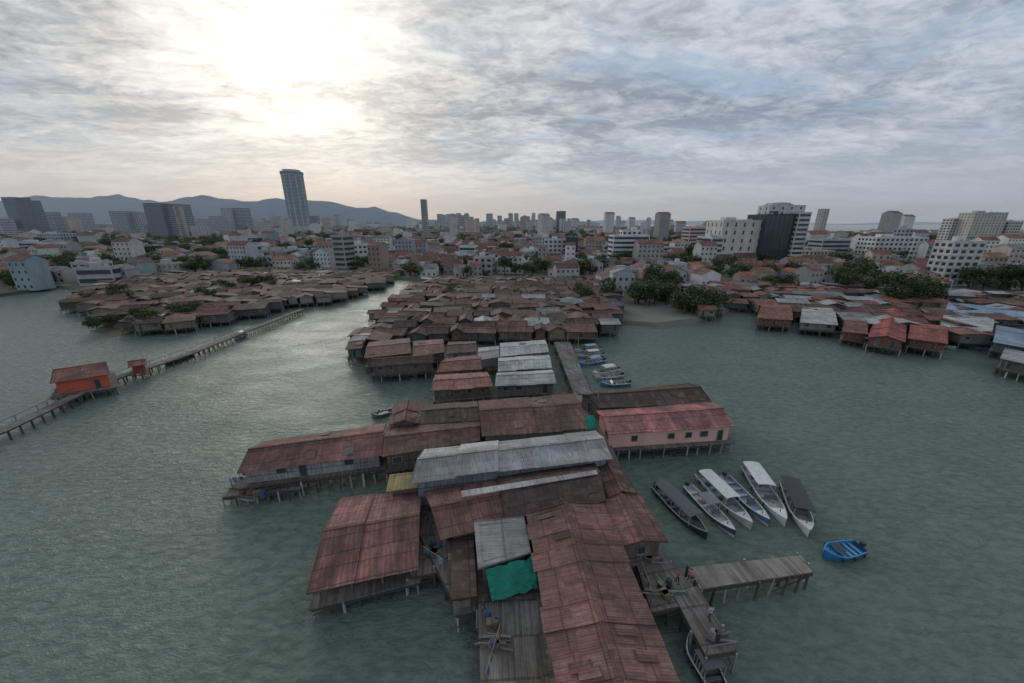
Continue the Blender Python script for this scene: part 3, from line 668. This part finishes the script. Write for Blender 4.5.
# ================= trees =================
def treemesh(name,seed,h=9,r=5):
    random.seed(seed); mb=MB(); mb.post(0,0,0,h*.45,.35,POST,(.10,.08,.06),7,.2,.1,.2)
    clumps=[]
    for i in range(15):
        a=ru(0,2*pi); rr=r*ru(.15,.85); z=h*ru(.35,.92); 
        rr*= 1.1-abs(z/h-.6); clumps.append((rr*cos(a),rr*sin(a),z,ru(1.2,2.1)*r/5))
    for c in clumps[:8]:
        mb.beam((.2,.1,h*.38),(c[0],c[1],c[2]),.14,.14,POST,(.10,.08,.06))
    for c in clumps:
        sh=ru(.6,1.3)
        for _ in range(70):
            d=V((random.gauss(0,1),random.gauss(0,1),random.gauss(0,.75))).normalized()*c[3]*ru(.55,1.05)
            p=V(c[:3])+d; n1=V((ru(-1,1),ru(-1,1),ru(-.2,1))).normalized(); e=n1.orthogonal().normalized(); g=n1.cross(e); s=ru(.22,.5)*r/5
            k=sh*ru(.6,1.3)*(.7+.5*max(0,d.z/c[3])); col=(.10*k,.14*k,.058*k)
            mb.face([p-e*s,p-g*s*.6,p+e*s,p+g*s*.6],LEAF,col)
    ob=mb.build(name,origin=(0,0,0)); me=ob.data; bpy.data.objects.remove(ob); return me
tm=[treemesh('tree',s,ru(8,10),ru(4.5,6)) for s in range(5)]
random.seed(99)
def put(x,y,s,name='tree',z=1.5):
    o=bpy.data.objects.new(name,random.choice(tm)); o.location=(x,y,z); o.scale=(s*ru(.9,1.3),s*ru(.9,1.3),s*ru(.75,1.1)); o.rotation_euler=(0,0,ru(0,6.28)); bpy.context.scene.collection.objects.link(o)
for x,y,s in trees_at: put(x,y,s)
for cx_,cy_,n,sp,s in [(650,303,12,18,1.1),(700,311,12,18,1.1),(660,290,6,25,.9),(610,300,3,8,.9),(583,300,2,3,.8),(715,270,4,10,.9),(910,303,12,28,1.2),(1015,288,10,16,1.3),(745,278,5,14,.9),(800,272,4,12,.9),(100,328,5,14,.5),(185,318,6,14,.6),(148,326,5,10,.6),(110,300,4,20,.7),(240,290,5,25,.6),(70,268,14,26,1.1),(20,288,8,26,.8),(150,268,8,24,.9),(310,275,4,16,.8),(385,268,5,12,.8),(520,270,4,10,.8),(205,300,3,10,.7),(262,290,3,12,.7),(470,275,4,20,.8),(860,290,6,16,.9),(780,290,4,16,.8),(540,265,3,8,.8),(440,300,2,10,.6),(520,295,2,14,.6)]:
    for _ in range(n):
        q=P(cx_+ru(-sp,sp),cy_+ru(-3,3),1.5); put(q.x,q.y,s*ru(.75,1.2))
# ================= people =================
def person(px,heading,shirt,trous,stride=.25,z=2.47):
    me=bpy.data.meshes.new('person'); 
    J=[((0,0,.95),.13),((0,0,1.2),.125),((0,0,1.42),.13),((0,0,1.52),.06),((0,.01,1.60),.085),((0,.015,1.70),.075),
       ((.1,0,.9),.10),((.11,stride*.5,.5),.065),((.11,stride*.4,.09),.045),((.11,stride*.4+.16,.04),.04),
       ((-.1,0,.9),.10),((-.11,-stride*.3,.5),.065),((-.11,-stride*.9,.1),.045),((-.11,-stride*.9+.16,.04),.04),
       ((.2,0,1.40),.06),((.27,-.06,1.12),.045),((.28,.06,.88),.035),((.28,.1,.8),.03),((-.2,0,1.40),.06),((-.27,.06,1.12),.045),((-.28,.16,.9),.035),((-.28,.2,.83),.03)]
    E=[(0,1),(1,2),(2,3),(3,4),(4,5),(0,6),(6,7),(7,8),(8,9),(0,10),(10,11),(11,12),(12,13),(2,14),(14,15),(15,16),(16,17),(2,18),(18,19),(19,20),(20,21)]
    me.from_pydata([j[0] for j in J],E,[]); ob=bpy.data.objects.new('person_base',me); bpy.context.scene.collection.objects.link(ob)
    md=ob.modifiers.new('s','SKIN')
    for i,j in enumerate(J): me.skin_vertices[0].data[i].radius=(j[1],j[1]*.85)
    me.skin_vertices[0].data[0].use_root=True
    sb=ob.modifiers.new('u','SUBSURF'); sb.levels=1; sb.render_levels=1
    dg=bpy.context.evaluated_depsgraph_get(); nm=bpy.data.meshes.new_from_object(ob.evaluated_get(dg)); bpy.data.objects.remove(ob)
    cols=[(.36,.22,.15),shirt,trous,(.02,.018,.016)]
    for i,c in enumerate(cols):
        mm,_,bb=newmat('person_cloth_%d'%i); bb.inputs['Base Color'].default_value=(*c,1); bb.inputs['Roughness'].default_value=.9; nm.materials.append(mm)
    for f_ in nm.polygons:
        c=f_.center; k=0
        if c.z>1.66 or (c.z>1.58 and c.y<-.02): k=3
        elif c.z>1.5: k=0
        elif c.z>.93 and abs(c.x)<.30 and not(abs(c.x)>.2 and c.z<1.15): k=1
        elif abs(c.x)>.21 : k=0
        elif c.z>.1: k=2
        else: k=3
        f_.material_index=k
    nm.shade_smooth()
    o=bpy.data.objects.new('person',nm); q=P(*px,z); o.location=q; o.rotation_euler=(0,0,heading); bpy.context.scene.collection.objects.link(o)
for px,hd,sh,tr in [((677,583),1,(.5,.08,.06),(.03,.03,.05)),((689,582),-1,(.5,.25,.2),(.05,.05,.08)),((709,620),.3,(.45,.4,.36),(.04,.04,.06)),((484,612),1.8,(.05,.05,.06),(.1,.1,.12))]:
    person(px,hd,sh,tr)
# ================= clutter on decks =================
def clutter(px,n,z,sp):
    for _ in range(n):
        q=P(px[0]+ru(-sp,sp),px[1]+ru(-sp,sp),z); u=R(); mb=MB()
        if u<.35:
            c=random.choice([(.06,.12,.25),(.35,.35,.35),(.06,.06,.06),(.2,.12,.06)])
            for k in range(3): mb.post(q.x,q.y,z+k*.3,z+k*.3+.28,.28,PAINT,c,10)
            mb.post(q.x,q.y,z+.9,z+.94,.24,PAINT,tuple(x*.6 for x in c),10); mb.build('barrel')
        elif u<.75:
            a=ru(0,3); w=ru(.5,1)
            mb.box((q.x,q.y,z),w,.6,.5,PLANK,jc((.25,.2,.15),.3),a)
            mb.box((q.x,q.y,z+.5),w+.06,.66,.05,PLANK,jc((.28,.22,.16),.3),a); mb.build('crate')
        else:
            for k in range(5):
                a=q+V((ru(-.3,.3),ru(-.3,.3),.05+.06*k)); mb.beam(a-V((ru(.8,1.5),ru(-.5,.5),0)),a+V((ru(.8,1.5),ru(-.5,.5),0)),.15,.05,POST,jc(WOOD,.4))
            mb.build('timber_stack')
clutter((493,645),5,2.45,6); clutter((492,622),4,2.45,6); clutter((255,487),16,1.62,16); clutter((665,590),6,2.46,8); clutter((716,640),3,2.48,4); clutter((432,555),9,1.95,8); clutter((648,560),5,2.45,4)
# ================= lighting =================
az=radians(-26); el=radians(18); SD=V((sin(az)*cos(el),cos(az)*cos(el),sin(el)))
sl=bpy.data.lights.new('sun','SUN'); sl.energy=1.0; sl.angle=radians(30); sl.color=(1,.95,.88)
so=bpy.data.objects.new('sun',sl); so.rotation_euler=(-SD).to_track_quat('-Z','Y').to_euler(); so.location=(0,0,200); bpy.context.scene.collection.objects.link(so)
w=bpy.data.worlds.new('World'); bpy.context.scene.world=w; w.use_nodes=True; t=NT(w.node_tree); w.node_tree.nodes.clear()
tc=t.n('ShaderNodeTexCoord').outputs['Generated']
sky=t.n('ShaderNodeTexSky',sky_type='NISHITA'); sky.sun_disc=False; sky.sun_elevation=el; sky.sun_rotation=az; sky.dust_density=1.5; sky.air_density=1.0
bg1=t.n('ShaderNodeBackground'); bg1.inputs[1].default_value=.07; t.l(sky.outputs[0],bg1.inputs[0])
sp=t.n('ShaderNodeSeparateXYZ'); t.l(tc,sp.inputs[0]); zz=t.math('MAXIMUM',sp.outputs[2],0.0)
den=t.math('ADD',zz,.13)
cb=t.n('ShaderNodeCombineXYZ'); t.l(t.math('DIVIDE',sp.outputs[0],den),cb.inputs[0]); t.l(t.math('DIVIDE',sp.outputs[1],den),cb.inputs[1])
mp=t.n('ShaderNodeMapping'); t.l(cb.outputs[0],mp.inputs[0]); mp.inputs['Rotation'].default_value=(0,0,radians(-40)); mp.inputs['Scale'].default_value=(.75,1.15,1)
pv=mp.outputs[0]
nb=t.noise(pv,.9,4,.5,.6); nm=t.noise(pv,3.0,8,.66,1.1); ns=t.noise(pv,13,5,.65,.6); nq=t.noise(t.scalevec(pv,(1,1,1)),1.6,5,.6,.8)
dp=t.n('ShaderNodeVectorMath',operation='DOT_PRODUCT'); t.l(tc,dp.inputs[0]); dp.inputs[1].default_value=SD
dt=t.math('MAXIMUM',dp.outputs['Value'],0.0)
g1=t.math('POWER',dt,6.0); g2=t.math('POWER',dt,60.0)
c1=t.ramp(nb,.41,.57); c2=t.ramp(nm,.40,.60); c3=t.ramp(ns,.38,.62)
th=t.math('ADD',t.math('MULTIPLY',c1,.50),t.math('ADD',t.math('MULTIPLY',c2,.52),t.math('MULTIPLY',c3,.38)))
th=t.math('SUBTRACT',th,.12,clamp=True)
th=t.math('MULTIPLY',th,t.ramp(zz,.02,.22,.35,1))
lum=t.mix(g1,(.52,.56,.62),(.80,.775,.73)); dark=t.mix(g1,(.212,.258,.33),(.33,.335,.345))
cl=t.mix(th,lum,dark)
blue=t.math('MULTIPLY',t.ramp(nq,.50,.62,0,.8),t.math('SUBTRACT',1.0,t.math('MULTIPLY',g1,.9)))
cl=t.mix(t.math('MULTIPLY',blue,t.ramp(zz,.08,.25)),cl,(.31,.415,.56))
core=t.math('MULTIPLY',g2,t.ramp(th,0,1,1,.4))
cl=t.mix(core,cl,(1.3,1.25,1.12))
hv=t.ramp(zz,0,.14,.8,0); hc=t.mix(t.math('POWER',dt,3.0),(.33,.385,.45),(.70,.61,.51)); cl=t.mix(hv,cl,hc)
bg2=t.n('ShaderNodeBackground'); bg2.inputs[1].default_value=1.2; t.l(cl,bg2.inputs[0])
mx=t.n('ShaderNodeMixShader'); mx.inputs[0].default_value=.94; t.l(bg1.outputs[0],mx.inputs[1]); t.l(bg2.outputs[0],mx.inputs[2])
wo=t.n('ShaderNodeOutputWorld'); t.l(mx.outputs[0],wo.inputs[0])
# real atmospheric haze over the far town
mb=MB(); mb.prism([(-9000,430),(9000,430),(9000,9000),(-9000,9000)],-3,380,WALL,(1,1,1),bottom=True)
m=bpy.data.materials.new('haze'); m.use_nodes=True; nt=m.node_tree; nt.nodes.clear(); o=nt.nodes.new('ShaderNodeOutputMaterial'); vs=nt.nodes.new('ShaderNodeVolumeScatter')
vs.inputs['Density'].default_value=8e-5; vs.inputs['Color'].default_value=(.86,.95,1,1); vs.inputs['Anisotropy'].default_value=.0; nt.links.new(vs.outputs[0],o.inputs['Volume'])
hz=mb.build('haze'); hz.data.materials.clear(); hz.data.materials.append(m)
cam=bpy.data.cameras.new('camera'); cam.sensor_width=36; cam.lens=F*36/1024; cam.clip_end=80000; cam.clip_start=.5
co=bpy.data.objects.new('camera',cam); co.location=(0,0,H); co.rotation_euler=(radians(90)-PIT,0,0); bpy.context.scene.collection.objects.link(co); bpy.context.scene.camera=co
sc=bpy.context.scene; sc.view_settings.view_transform='Standard'; sc.view_settings.look='None'; sc.view_settings.exposure=0
